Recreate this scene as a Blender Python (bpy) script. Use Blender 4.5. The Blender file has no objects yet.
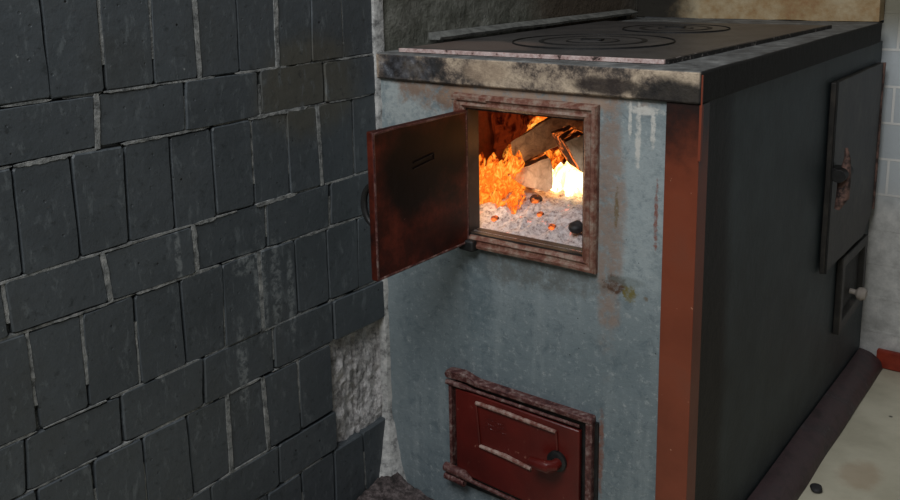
import bpy, bmesh, math, random
from mathutils import Vector, Matrix, noise

random.seed(7)
S = bpy.context.scene
COL = S.collection

# ------------------------------------------------------------------ camera
RX = Vector((0.791, 0.612, -0.021)); DN = Vector((0.105, -0.169, -0.98)); FW = Vector((-0.603, 0.772, -0.198))
FW.normalize(); DN = (DN - FW * DN.dot(FW)).normalized(); RX = DN.cross(FW).normalized()
CAM = Vector((1.036, -1.155, 0.959)); F = 904.63; CX, CY = 440.5, 144.93
cd = bpy.data.cameras.new('camera'); cam = bpy.data.objects.new('camera', cd); COL.objects.link(cam)
m = Matrix((RX, -DN, -FW)).transposed().to_4x4(); m.translation = CAM
cam.matrix_world = m
cd.sensor_width = 36; cd.lens = 36 * F / 900
cd.shift_x = (450 - CX) / 900; cd.shift_y = (CY - 250) / 900
cd.clip_start = .02
S.camera = cam

def at(u, v, ax, val):
    """point of a real plane (axis ax = val) seen at a place of the photograph"""
    d = RX * ((u - CX) / F) + DN * ((v - CY) / F) + FW
    return CAM + d * ((val - CAM[ax]) / d[ax])

# ------------------------------------------------------------------ light
w = bpy.data.worlds.new('room_air'); S.world = w; w.use_nodes = True
w.node_tree.nodes['Background'].inputs[0].default_value = (.66, .69, .75, 1)
w.node_tree.nodes['Background'].inputs[1].default_value = .04

def area(name, loc, target, sx, sy, power, col):
    l = bpy.data.lights.new(name, 'AREA'); l.shape = 'RECTANGLE'; l.size = sx; l.size_y = sy
    l.energy = power; l.color = col
    o = bpy.data.objects.new(name, l); COL.objects.link(o); o.location = loc
    o.rotation_euler = (Vector(target) - Vector(loc)).to_track_quat('-Z', 'Y').to_euler()
area('window_light', (.72, -1.6, 2.35), (.45, .1, .6), 1.1, .9, 42, (.975, .98, 1))
for e_, c_, p_ in ((1.2, (1, .36, .08), (.27, .23, .60)), (.34, (1, .62, .36), (.17, .05, .605))):  # second point is a fill added to brighten the shadowed log faces
    pl = bpy.data.lights.new('fire_glow_and_fill', 'POINT'); pl.energy = e_; pl.color = c_; pl.shadow_soft_size = .03
    po = bpy.data.objects.new('fire_glow_and_fill', pl); COL.objects.link(po); po.location = p_

S.view_settings.view_transform = 'Standard'; S.view_settings.look = 'None'
S.view_settings.gamma = 1; S.view_settings.exposure = 0; S.view_settings.use_curve_mapping = False

# ------------------------------------------------------------------ materials
def lin(h):
    h = h.lstrip('#')
    c = [int(h[i:i + 2], 16) / 255 for i in (0, 2, 4)]
    return tuple(((x + .055) / 1.055) ** 2.4 if x > .04045 else x / 12.92 for x in c) + (1,)

class Mat:
    def __init__(s, name, rough=.6, metal=0, spec=.5):
        s.m = bpy.data.materials.new(name); s.m.use_nodes = True; s.t = s.m.node_tree
        s.b = s.t.nodes['Principled BSDF']
        s.b.inputs['Roughness'].default_value = rough; s.b.inputs['Metallic'].default_value = metal
        s.b.inputs['Specular IOR Level'].default_value = spec
        s.tc = s.t.nodes.new('ShaderNodeTexCoord'); s.co = s.tc.outputs['Object']
        s.h = None
    def n(s, t, **k):
        n = s.t.nodes.new('ShaderNode' + t)
        for a, v in k.items(): setattr(n, a, v)
        return n
    def put(s, sock, v):
        if isinstance(v, bpy.types.NodeSocket): s.t.links.new(v, sock)
        else: sock.default_value = v
    def scale(s, v):
        n = s.n('Mapping'); s.put(n.inputs[0], s.co); n.inputs['Scale'].default_value = v; return n.outputs[0]
    def noise(s, sc, det=4, ro=.55, dist=0, co=None):
        n = s.n('TexNoise'); s.put(n.inputs['Vector'], co or s.co)
        n.inputs['Scale'].default_value = sc; n.inputs['Detail'].default_value = det
        n.inputs['Roughness'].default_value = ro; n.inputs['Distortion'].default_value = dist
        return n.outputs[0]
    def vor(s, sc, co=None, feat='F1'):
        n = s.n('TexVoronoi', feature=feat); s.put(n.inputs['Vector'], co or s.co); n.inputs['Scale'].default_value = sc
        return n.outputs['Distance']
    def math(s, op, a, b=0.0, clamp=False):
        n = s.n('Math', operation=op); n.use_clamp = clamp; s.put(n.inputs[0], a); s.put(n.inputs[1], b); return n.outputs[0]
    def ss(s, v, lo, hi, a=0., b=1.):
        n = s.n('MapRange'); n.interpolation_type = 'SMOOTHSTEP'; s.put(n.inputs[0], v)
        n.inputs[1].default_value = lo; n.inputs[2].default_value = hi; n.inputs[3].default_value = a; n.inputs[4].default_value = b
        return n.outputs[0]
    def mix(s, f, a, b):
        n = s.n('Mix', data_type='RGBA'); s.put(n.inputs[0], f)
        for k, v in ((6, a), (7, b)): s.put(n.inputs[k], lin(v) if isinstance(v, str) else v)
        return n.outputs[2]
    def ramp(s, v, stops):
        n = s.n('ValToRGB'); s.put(n.inputs[0], v); e = n.color_ramp.elements
        while len(e) < len(stops): e.new(.5)
        for q, (p, c) in zip(e, stops): q.position = p; q.color = lin(c) if isinstance(c, str) else c
        return n.outputs[0]
    def blob(s, c, r, jit=.5, sc=30):
        """soft ellipsoid mask round c with radii r and a ragged edge"""
        v = s.n('VectorMath', operation='SUBTRACT'); s.put(v.inputs[0], s.co); v.inputs[1].default_value = c
        d = s.n('VectorMath', operation='DIVIDE'); s.put(d.inputs[0], v.outputs[0]); d.inputs[1].default_value = r
        l = s.n('VectorMath', operation='LENGTH'); s.put(l.inputs[0], d.outputs[0])
        x = s.math('ADD', l.outputs['Value'], s.math('MULTIPLY', s.math('SUBTRACT', s.noise(sc, 5, .65), .5), jit * 2))
        return s.ss(x, 1.15, .6)
    def xyz(s):
        n = s.n('SeparateXYZ'); s.put(n.inputs[0], s.co); return n.outputs
    def color(s, c): s.put(s.b.inputs['Base Color'], lin(c) if isinstance(c, str) else c); return s
    def bump(s, h, dist=.002, st=.6):
        n = s.n('Bump'); s.put(n.inputs['Height'], h); n.inputs['Distance'].default_value = dist; n.inputs['Strength'].default_value = st
        s.put(s.b.inputs['Normal'], n.outputs[0]); return s

def mul(M, a, b): return M.math('MULTIPLY', a, b)

# stone-dark paint on the brick heads
T = Mat('slate_paint', .5, 0, .4)
c = T.ramp(T.noise(5, 3), [(.3, '#3e4448'), (.55, '#494f53'), (.75, '#444849')])
c = T.mix(T.blob((0, -.16, .77), (.1, .12, .09), .3, 25), c, '#50504a')
n2 = T.noise(60, 6, .7)
c = T.mix(mul(T, T.ss(T.noise(28, 5, .7), .60, .72), .6), c, '#2b3031')
c = T.mix(T.ss(n2, .66, .74), c, '#858a8a')
c = T.mix(mul(T, T.ss(T.noise(1, 6, .75, .4, T.scale((60, 60, 22))), .54, .66), .5), c, '#6a7174')
c = T.mix(mul(T, T.ss(T.noise(70, 6, .78), .56, .66), .55), c, '#262b2d')
spk = T.ss(T.vor(46), .10, .055); c = T.mix(mul(T, spk, T.ss(T.noise(9), .5, .58)), c, '#121415')
st = T.noise(1, 4, .6, 0, T.scale((1, 90, 12)))
for (y, z, ry, rz) in ((-.285, .465, .014, .10), (-.255, .47, .012, .09), (-.225, .44, .008, .09), (-.33, .36, .012, .08), (-.43, .56, .006, .05), (-.31, .52, .03, .02)):
    c = T.mix(mul(T, mul(T, T.blob((0, y, z), (.1, ry, rz), .35, 60), T.ss(T.noise(90, 5, .7), .42, .6)), .55), c, '#8b9192')
T.color(c)
T.put(T.b.inputs['Roughness'], T.ss(n2, .3, .7, .36, .62))
T.bump(T.math('ADD', mul(T, T.noise(9, 3), .7), T.math('ADD', mul(T, n2, .4), mul(T, spk, -.3))), .006, .55)

G = Mat('mortar', .95)
c = G.ramp(G.noise(14, 5, .7), [(.40, '#15181a'), (.5, '#3d4142'), (.58, '#8b8e8c'), (.8, '#a5a6a2')])
G.color(c); G.bump(G.noise(120, 5, .7), .004, .9)
GW = Mat('white_mortar', .95)
GW.color(GW.ramp(GW.noise(60, 5, .7), [(.35, '#4a4d4d'), (.5, '#7f8281'), (.7, '#a5a6a3')])); GW.bump(GW.noise(150, 5, .7), .003, .9)
GL = Mat('lime_fillet', .95)
GL.color(GL.ramp(GL.noise(50, 6, .75), [(.35, '#6e6f6e'), (.48, '#a9aaa8'), (.7, '#cfcfcb')])); GL.bump(GL.noise(120, 5, .7), .003, .9)
LDG = Mat('ledge_plaster', .8); LDG.color(LDG.ramp(LDG.noise(40, 6, .75), [(.35, '#4a4c4a'), (.6, '#767874')])); LDG.bump(LDG.noise(90, 5), .002)
PLS = Mat('broken_plaster', 1)
c = PLS.ramp(PLS.noise(34, 6, .8), [(.3, '#3e3e3e'), (.44, '#a09e9d'), (.56, '#d6d4d3'), (.8, '#f2f0ef')])
PLS.color(c); PLS.bump(PLS.math('ADD', PLS.noise(45, 6, .75), mul(PLS, PLS.noise(1, 3, .6, 0, PLS.scale((20, 90, 12))), .8)), .012, 1)

DK = Mat('sooty_plaster', .9)
c = DK.ramp(DK.noise(16, 6, .7), [(.3, '#44463c'), (.5, '#6a6c63'), (.7, '#8b8c84')])
c = DK.mix(DK.blob((0, .75, .9), (.2, .3, .2), .4, 12), c, '#4c4338')
DK.color(c); DK.bump(DK.noise(28, 6, .7), .01, .9)
OC = Mat('ochre_plaster', .9)
c = OC.ramp(OC.noise(9, 6, .7), [(.3, '#8a5a38'), (.45, '#a08660'), (.6, '#b8a888'), (.8, '#a8a08a')])
c = OC.mix(OC.blob((0, 1, .9), (.16, .5, .3), .4, 14), c, '#27241d')
OC.color(c); OC.bump(OC.noise(30, 5), .006, .8)
WH = Mat('whitewash', .75)
bk = WH.n('TexBrick'); WH.put(bk.inputs['Vector'], (lambda s: s)(WH.n('Mapping').outputs[0]))
mp = bk.inputs['Vector'].links[0].from_node; WH.put(mp.inputs[0], WH.co); mp.inputs['Rotation'].default_value = (math.pi / 2, 0, 0); mp.inputs['Location'].default_value = (.02, 0, -.02)
bk.inputs['Scale'].default_value = 1; bk.inputs['Brick Width'].default_value = .25; bk.inputs['Row Height'].default_value = .083; bk.inputs['Mortar Size'].default_value = .003
bk.inputs['Color1'].default_value = lin('#b4bcc0'); bk.inputs['Color2'].default_value = lin('#bec4c6'); bk.inputs['Mortar'].default_value = lin('#dcdcd8')
x = WH.xyz()
low = WH.ss(x[2], .46, .36)
c = WH.mix(low, bk.outputs[0], WH.ramp(WH.noise(22, 6, .7), [(.35, '#a9a9a5'), (.55, '#c6c6c2'), (.7, '#dcdad4')]))
c = WH.mix(mul(WH, WH.ss(x[2], .72, .84), 1), c, '#7d7a6a')
WH.color(c); WH.bump(WH.math('ADD', bk.outputs['Fac'], WH.noise(40, 5, .65)), .003, .7)

FL = Mat('cream_floor', .6)
c = FL.ramp(FL.noise(7, 5, .6), [(.35, '#b5b09a'), (.6, '#cbc6b0'), (.8, '#d4cfba')])
c = FL.mix(mul(FL, FL.blob((.70, .53, 0), (.04, .06, .1), .5, 25), .35), c, '#9a7350')
c = FL.mix(FL.ss(FL.vor(16), .09, .05), c, '#5d5a4e')
c = FL.mix(FL.blob((0, -.1, 0), (.32, .4, .2), .4, 12), c, FL.ramp(FL.noise(50, 5, .75), [(.4, '#2c2928'), (.6, '#5e5655')]))
FL.color(c); FL.bump(FL.noise(20, 4), .002)
OR = Mat('red_skirting_paint', .5); OR.color(OR.ramp(OR.noise(25), [(.35, '#7a2413'), (.7, '#9c3a22')]))
KB = Mat('maroon_kerb_paint', .55)
KB.color(KB.ramp(KB.noise(18, 6, .7), [(.3, '#322b2c'), (.5, '#4a3a3c'), (.62, '#3b3335'), (.8, '#6b6264')])); KB.bump(KB.noise(30, 5), .004)

# blue-grey paint of the stove body; stains have their own places
P = Mat('stove_paint', .55, 0, .4)
X, Y, Z = P.xyz()[:3]
c = P.ramp(P.noise(6, 5, .6), [(.3, '#727f83'), (.5, '#818d90'), (.7, '#8c979a')])
low_shade = P.ss(Z, .60, .30)  # weaker light on the lower front, painted in as a darker tone
c = P.mix(mul(P, low_shade, .55), c, '#5b6970')
stre = P.noise(1, 5, .65, 0, P.scale((26, 26, 3)))
c = P.mix(mul(P, P.ss(stre, .5, .7), .18), c, '#aeb6b6')
c = P.mix(mul(P, P.ss(P.noise(85, 7, .8), .52, .68), .6), c, '#b3b9b8')
c = P.mix(mul(P, P.ss(P.noise(38, 7, .82, .5), .50, .62), .55), c, '#56646b')
# side face has the same paint; its shade is put into the colour
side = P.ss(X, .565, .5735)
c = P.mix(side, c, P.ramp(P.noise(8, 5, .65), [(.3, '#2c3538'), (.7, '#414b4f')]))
c = P.mix(mul(P, side, P.blob((.574, .06, .3), (.05, .09, .8), .2, 8)), c, '#0e0f10')  # near-black band beside the corner strip
front = P.ss(Y, .01, .004)
def stain(c, cen, r, col, k=.8, jit=.4, sc=30):
    return P.mix(mul(P, P.blob(cen, r, jit * 2.2, sc * 1.2), mul(P, P.ss(P.noise(55, 6, .75), .32, .55), k)), c, col)
c = stain(c, (.07, 0, .745), (.07, .03, .07), '#b9bfbc', .5, .6, 45)
c = stain(c, (.12, 0, .765), (.09, .03, .045), '#7d5b40', .75, .5, 25)
c = stain(c, (.30, 0, .765), (.20, .03, .035), '#a58a74', .8, .35, 25)
c = stain(c, (.50, 0, .62), (.05, .03, .16), '#a4aeb0', .6, .35, 14)
c = stain(c, (.445, 0, .60), (.026, .03, .22), '#8b7668', .75, .35, 22)
c = stain(c, (.30, 0, .480), (.14, .03, .035), '#5c5d59', .7, .45, 25)
c = stain(c, (.205, 0, .42), (.035, .03, .08), '#4f5e64', .6, .4, 25)
for x_, z_, rx, rz in ((.487, .715, .0045, .055), (.509, .722, .004, .028), (.474, .735, .003, .03), (.498, .75, .028, .007)):
    c = stain(c, (x_, 0, z_), (rx, .03, rz), '#c9c8c1', .9, .45, 70)
c = stain(c, (.517, 0, .60), (.0035, .03, .05), '#7c4a3c', .9, .6, 110)
c = stain(c, (.455, 0, .60), (.004, .03, .03), '#6b5a3a', .8, .6, 110)
c = stain(c, (.456, 0, .487), (.022, .03, .015), '#4c3322', .95, .45, 90)
c = stain(c, (.478, 0, .478), (.012, .03, .013), '#6d6433', .95, .5, 90)
c = stain(c, (.505, 0, .475), (.004, .03, .004), '#655030', .9, .4, 90)
c = stain(c, (.475, 0, .495), (.03, .03, .008), '#6a7370', .6, .4, 70)
c = stain(c, (.436, 0, .205), (.006, .03, .07), '#7b4426', .7, .4, 60)
c = stain(c, (.02, 0, .1), (.03, .03, .5), '#7f8a8d', .5, .4, 40)
c = P.mix(mul(P, P.ss(P.vor(60), .08, .04), P.ss(P.noise(14), .5, .6)), c, '#22272a')
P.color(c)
P.bump(P.math('ADD', mul(P, P.noise(12, 4), 1.2), mul(P, P.noise(110, 6, .75), .45)), .003, .9)

SL = Mat('sooted_lime', .75)
X, Y, Z = SL.xyz()[:3]
pn = SL.noise(17, 7, .76)
c = SL.ramp(pn, [(.38, '#2b2927'), (.45, '#5a5048'), (.50, '#8f8070'), (.60, '#c4b29a'), (.75, '#a5927c')])
c = SL.mix(mul(SL, SL.blob((.07, 0, .788), (.065, .03, .03), .5, 35), .85), c, SL.ramp(SL.noise(60, 4, .7), [(.4, '#16171a'), (.6, '#4d5056'), (.7, '#787d84')]))
c = SL.mix(mul(SL, SL.blob((.44, 0, .782), (.06, .03, .014), .5, 35), .9), c, '#2a211d')
c = SL.mix(mul(SL, SL.blob((.55, 0, .776), (.085, .03, .026), .5, 35), .95), c, '#161413')
c = SL.mix(mul(SL, SL.blob((.23, 0, .79), (.05, .03, .02), .3, 25), .6), c, '#a8937c')
topm = SL.ss(Z, .8075, .8095)
c = SL.mix(topm, c, SL.ramp(SL.noise(24, 5, .7), [(.35, '#464746'), (.55, '#6c6e6d'), (.75, '#9a9c99')]))
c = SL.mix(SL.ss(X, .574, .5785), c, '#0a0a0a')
SL.color(c); SL.bump(SL.noise(60, 6, .7), .004, .8)

IR = Mat('cast_iron_plate', .42, .0, .5)
c = IR.ramp(IR.noise(20, 5, .65), [(.3, '#383737'), (.6, '#4c4a49'), (.8, '#5f5b58')])
c = IR.mix(mul(IR, IR.blob((.12, .12, .82), (.14, .09, .1), .5, 25), .6), c, '#78675e')
IR.color(c); IR.bump(IR.noise(70, 5), .0015)
IB = Mat('black_iron', .6); IB.color(IB.ramp(IB.noise(60, 4, .7), [(.4, '#0c0c0c'), (.7, '#222222')])); IB.bump(IB.noise(90, 4), .001)
PK = Mat('worn_pink_rim', .55)
PK.color(PK.ramp(PK.noise(90, 4, .7), [(.34, '#352824'), (.40, '#a88c86'), (.6, '#d0bfba'), (.8, '#a3675e')]))
PKD = Mat('pitted_rim', .6)
PKD.color(PKD.ramp(PKD.noise(120, 4, .7), [(.5, '#1d1b1b'), (.58, '#3c3938'), (.66, '#a39a96')]))
AN = Mat('orange_brown_paint', .45, 0, .5)
Z = AN.xyz()[2]
c = AN.ramp(AN.noise(10, 5), [(.3, '#6a301c'), (.6, '#7c3c26'), (.8, '#75402e')])
c = AN.mix(AN.ss(AN.noise(120, 3), .74, .78), c, '#b88a72')
soot = AN.ss(AN.math('ADD', Z, mul(AN, AN.math('SUBTRACT', AN.noise(22, 5, .7), .5), .14)), .65, .76)
c = AN.mix(soot, c, '#221310'); 
AN.color(c); AN.bump(AN.noise(40, 4), .001)
ANB = Mat('bright_orange_edge', .5); ANB.color('#7d3a25')
RB = Mat('worn_red_frame', .5)
c = RB.ramp(RB.noise(1, 6, .75, 0, RB.scale((60, 60, 60))), [(.33, '#512a20'), (.46, '#754b3d'), (.57, '#8a7264'), (.75, '#a0978d')])
RB.color(c); RB.bump(RB.noise(90, 5, .7), .0015, .8)
RM = Mat('maroon_frame', .5)
c = RM.ramp(RM.noise(75, 6, .78), [(.38, '#38191a'), (.5, '#57302c'), (.61, '#7c6661'), (.8, '#aaa09a')])
RM.color(c); RM.bump(RM.noise(110, 5, .75), .0025, .9)
RD = Mat('red_enamel', .38, 0, .5)
c = RD.ramp(RD.noise(12, 4), [(.3, '#440f0b'), (.7, '#5c1711')])
c = RD.mix(RD.ss(RD.noise(75, 5, .7), .64, .72), c, '#8c5a4c')
RD.color(c); RD.bump(RD.noise(30, 4), .001)
RK = Mat('heat_burnt_red_enamel', .5, 0, .22)
c = RK.ramp(RK.noise(14, 6, .7), [(.38, '#1c0c09'), (.53, '#44190f'), (.7, '#6a2c1e')])
c = RK.mix(RK.blob((.195, -.145, .655), (.2, .085, .08), .3, 26), c, '#060505')
c = RK.mix(mul(RK, RK.blob((.195, -.045, .675), (.2, .042, .055), .3, 26), .95), c, '#080606')
c = RK.mix(mul(RK, RK.blob((.195, -.09, .545), (.2, .08, .03), .35, 22), .6), c, '#20100c')
c = RK.mix(RK.ss(RK.noise(120, 4, .7), .73, .77), c, '#9c7c70')
RK.color(c); RK.bump(RK.math('ADD', RK.noise(14, 4), mul(RK, RK.noise(90, 4), .2)), .002, .5)
RL = Mat('worn_lips', .6); RL.color(RL.ramp(RL.noise(70, 5, .7), [(.4, '#6b3d33'), (.6, '#a08a80')])); RL.bump(RL.noise(120, 4), .001)
SC = Mat('scorched_sheet', .5)
c = SC.ramp(SC.noise(14, 6, .7), [(.3, '#171615'), (.55, '#2c2a27'), (.75, '#47413a')])
SC.color(c); SC.bump(SC.noise(30, 5), .002)
RU = Mat('rust_edge', .8); RU.color(RU.ramp(RU.noise(70, 4, .7), [(.4, '#2a201d'), (.6, '#7c5f55')]))
PC = Mat('pale_knob', .5); PC.color('#a39a90')
FB = Mat('fire_brick', .9)
FB.color(FB.ramp(FB.noise(16, 6, .7), [(.3, '#2c120a'), (.6, '#5e2a18'), (.8, '#7a3a22')])); FB.bump(FB.noise(30, 6, .7), .01)

AS = Mat('ash', 1)
c = AS.ramp(AS.noise(110, 6, .8), [(.33, '#5a4d4a'), (.43, '#b3a4a1'), (.53, '#dcd2d0'), (.75, '#f0ebea')])
c = AS.mix(AS.blob((.30, .03, .5), (.2, .05, .06), .5, 30), c, '#7d6758')
AS.color(c); AS.bump(AS.noise(130, 6, .75), .006, 1)
emb = AS.math('MULTIPLY', AS.ss(AS.noise(34, 5, .7), .60, .68), 1.)
AS.put(AS.b.inputs['Emission Color'], (1, .16, .03, 1)); AS.put(AS.b.inputs['Emission Strength'], mul(AS, emb, .7))

def wood(name, cols, glow=0):
    W = Mat(name, .8)
    g = W.noise(1, 5, .65, .6, W.scale((60, 14, 60)))
    W.color(W.ramp(g, [(.3, cols[0]), (.5, cols[1]), (.7, cols[2])]))
    W.bump(g, .003, .8)
    if glow:
        W.put(W.b.inputs['Emission Color'], (1, .2, .03, 1)); W.put(W.b.inputs['Emission Strength'], mul(W, W.ss(W.noise(45, 5, .7), .5, .66), glow))
    return W
WE = wood('split_wood_face', ('#a98a70', '#d6b99c', '#ecd4b8'))
WD = wood('smoked_wood', ('#6b5645', '#a08a74', '#bfa98f'))
CH = wood('charring_wood', ('#1c0f09', '#3a1c10', '#5b2c17'), 1.4)
CC = Mat('charcoal', .7); CC.color(CC.ramp(CC.noise(60), [(.4, '#0f0f10'), (.7, '#3a3a3c')])); CC.bump(CC.noise(60, 5), .004)
EM = Mat('glowing_coal', .9); EM.color('#3a1208'); EM.put(EM.b.inputs['Emission Color'], (1, .18, .03, 1))
EM.put(EM.b.inputs['Emission Strength'], mul(EM, EM.ss(EM.noise(60, 4), .4, .65), 1.6))

def flame_mat(name, stops, strength, lo, hi, sc=22):
    M = Mat(name); t = M.t; out = t.nodes['Material Output']; t.nodes.remove(M.b)
    nn = M.noise(1, 6, .62, 1.6, M.scale((sc, sc, sc * .62)))
    e = M.n('Emission'); M.put(e.inputs[0], M.ramp(nn, stops)); e.inputs[1].default_value = strength
    tr = M.n('BsdfTransparent'); lw = M.n('LayerWeight'); lw.inputs[0].default_value = .5
    core = M.ss(lw.outputs['Facing'], .92, .2)
    a = mul(M, M.ss(nn, lo, hi), core)
    mx = M.n('MixShader'); M.put(mx.inputs[0], a); M.put(mx.inputs[1], tr.outputs[0]); M.put(mx.inputs[2], e.outputs[0])
    t.links.new(mx.outputs[0], out.inputs[0]); return M
FO = flame_mat('orange_flame', [(.38, (.25, .012, .002, 1)), (.48, (.9, .09, .006, 1)), (.56, (1, .26, .02, 1)), (.68, (1, .55, .09, 1))], 1.25, .40, .56, 62)
FY = flame_mat('yellow_flame', [(.3, (1, .30, .03, 1)), (.44, (1, .62, .18, 1)), (.56, (1, .88, .6, 1))], 3.6, .30, .48, 30)
FR = flame_mat('deep_red_flame', [(.4, (.10, .008, .003, 1)), (.52, (.30, .03, .006, 1)), (.66, (.45, .05, .008, 1))], .32, .42, .62, 30)

# ------------------------------------------------------------------ mesh helpers
def new(): return bmesh.new()
def box(bm, a, b):
    r = bmesh.ops.create_cube(bm, size=1)
    for v in r['verts']: v.co = Vector([a[i] if v.co[i] < 0 else b[i] for i in range(3)])
    return r['verts']
def hullpoly(bm, pts, vec, mi=(0, 0)):
    """closed prism: polygon pts pushed along vec; material index of the end face and the sides"""
    vec = Vector(vec); A = [bm.verts.new(p) for p in pts]; B = [bm.verts.new(Vector(p) + vec) for p in pts]
    f = [bm.faces.new(A), bm.faces.new(B[::-1])]
    f[0].material_index = mi[0]; f[1].material_index = mi[0]
    n = len(pts)
    for i in range(n):
        q = bm.faces.new((A[i], B[i], B[(i + 1) % n], A[(i + 1) % n])); q.material_index = mi[1]; f.append(q)
    bmesh.ops.recalc_face_normals(bm, faces=f); return f
def sweep(bm, path, prof, closed=False, up=Vector((0, -1, 0)), caps=True):
    """sweep a closed profile [(side, up)] along path with mitred corners"""
    path = [Vector(p) for p in path]; n = len(path); rings = []
    for i, p in enumerate(path):
        a = path[i - 1] if (i or closed) else None; b = path[(i + 1) % n] if (i < n - 1 or closed) else None
        d1 = (p - a).normalized() if a is not None else None; d2 = (b - p).normalized() if b is not None else None
        d = ((d1 or d2) + (d2 or d1)).normalized(); s = d.cross(up).normalized(); k = 1
        if d1 is not None and d2 is not None: k = 1 / max(.35, d.dot(d1))
        rings.append([bm.verts.new(p + s * (x * k) + up * y) for x, y in prof])
    m = len(prof); fs = []
    for i in range(n if closed else n - 1):
        A, B = rings[i], rings[(i + 1) % n]
        for j in range(m): fs.append(bm.faces.new((A[j], A[(j + 1) % m], B[(j + 1) % m], B[j])))
    if not closed and caps: fs += [bm.faces.new(rings[0]), bm.faces.new(rings[-1][::-1])]
    bmesh.ops.recalc_face_normals(bm, faces=fs)
def tube(bm, pts, r, seg=12, r2=None):
    pts = [Vector(p) for p in pts]; rings = []; n = len(pts)
    rr = r if isinstance(r, (list, tuple)) else [r] * n
    ref = None
    for i, p in enumerate(pts):
        d = (pts[min(i + 1, n - 1)] - pts[max(i - 1, 0)]).normalized()
        if ref is None: ref = d.orthogonal().normalized()
        s = (ref - d * ref.dot(d)).normalized(); ref = s; t = d.cross(s)
        rings.append([bm.verts.new(p + (s * math.cos(2 * math.pi * k / seg) + t * math.sin(2 * math.pi * k / seg)) * rr[i]) for k in range(seg)])
    fs = []
    for i in range(n - 1):
        for j in range(seg): fs.append(bm.faces.new((rings[i][j], rings[i][(j + 1) % seg], rings[i + 1][(j + 1) % seg], rings[i + 1][j])))
    fs += [bm.faces.new(rings[0]), bm.faces.new(rings[-1][::-1])]
    bmesh.ops.recalc_face_normals(bm, faces=fs)
def lathe(bm, c, axis, prof, seg=28):
    """profile [(radius, along)] turned about axis through c"""
    axis = Vector(axis).normalized(); s = axis.orthogonal().normalized(); t = axis.cross(s); rings = []
    for r, h in prof: rings.append([bm.verts.new(Vector(c) + axis * h + (s * math.cos(2 * math.pi * k / seg) + t * math.sin(2 * math.pi * k / seg)) * r) for k in range(seg)])
    fs = []
    for i in range(len(rings) - 1):
        for j in range(seg): fs.append(bm.faces.new((rings[i][j], rings[i][(j + 1) % seg], rings[i + 1][(j + 1) % seg], rings[i + 1][j])))
    if prof[0][0] > 1e-6: fs.append(bm.faces.new(rings[0]))
    if prof[-1][0] > 1e-6: fs.append(bm.faces.new(rings[-1][::-1]))
    bmesh.ops.remove_doubles(bm, verts=bm.verts, dist=1e-6); bmesh.ops.recalc_face_normals(bm, faces=bm.faces)
def rough(bm, cuts, amp, sc, seed=0):
    if cuts: bmesh.ops.subdivide_edges(bm, edges=bm.edges[:], cuts=cuts, use_grid_fill=True)
    for v in bm.verts: v.co += noise.noise_vector(v.co * sc + Vector((seed, 0, 0))) * amp
def obj(name, bm, mats, parent=None, bevel=0, smooth=True, origin=None, angle=35):
    off = Vector(parent['_o']) if parent is not None and '_o' in parent.keys() else Vector((0, 0, 0))
    if origin is not None: off = Vector(origin)
    bmesh.ops.translate(bm, verts=bm.verts, vec=-off)
    me = bpy.data.meshes.new(name); bm.to_mesh(me); bm.free()
    for q in (mats if isinstance(mats, (list, tuple)) else [mats]): me.materials.append(q.m)
    o = bpy.data.objects.new(name, me); COL.objects.link(o)
    if parent is not None: o.parent = parent
    elif origin is not None: o.location = off
    if smooth:
        for p in me.polygons: p.use_smooth = True
        try: me.set_sharp_from_angle(angle=math.radians(angle))
        except Exception: pass
    if bevel:
        b = o.modifiers.new('soft_edges', 'BEVEL'); b.width = bevel; b.segments = 2; b.limit_method = 'ANGLE'; b.angle_limit = math.radians(35)
    return o
def struct(o): o['kind'] = 'structure'; return o
def tag(o, label, cat, group=None, kind=None):
    o['label'] = label; o['category'] = cat
    if group: o['group'] = group
    if kind: o['kind'] = kind
    return o
def thing(name, label, cat, loc):
    o = bpy.data.objects.new(name, None); COL.objects.link(o); o.location = loc; o.empty_display_size = .05
    return tag(o, label, cat)

W_, D_, H_ = .574, 1.0, .81          # stove width, depth, height

# ------------------------------------------------------------------ setting
bm = new(); box(bm, (-.12, -2.6, -.05), (2.6, 1.2, 0)); struct(obj('floor', bm, FL, smooth=False))

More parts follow.
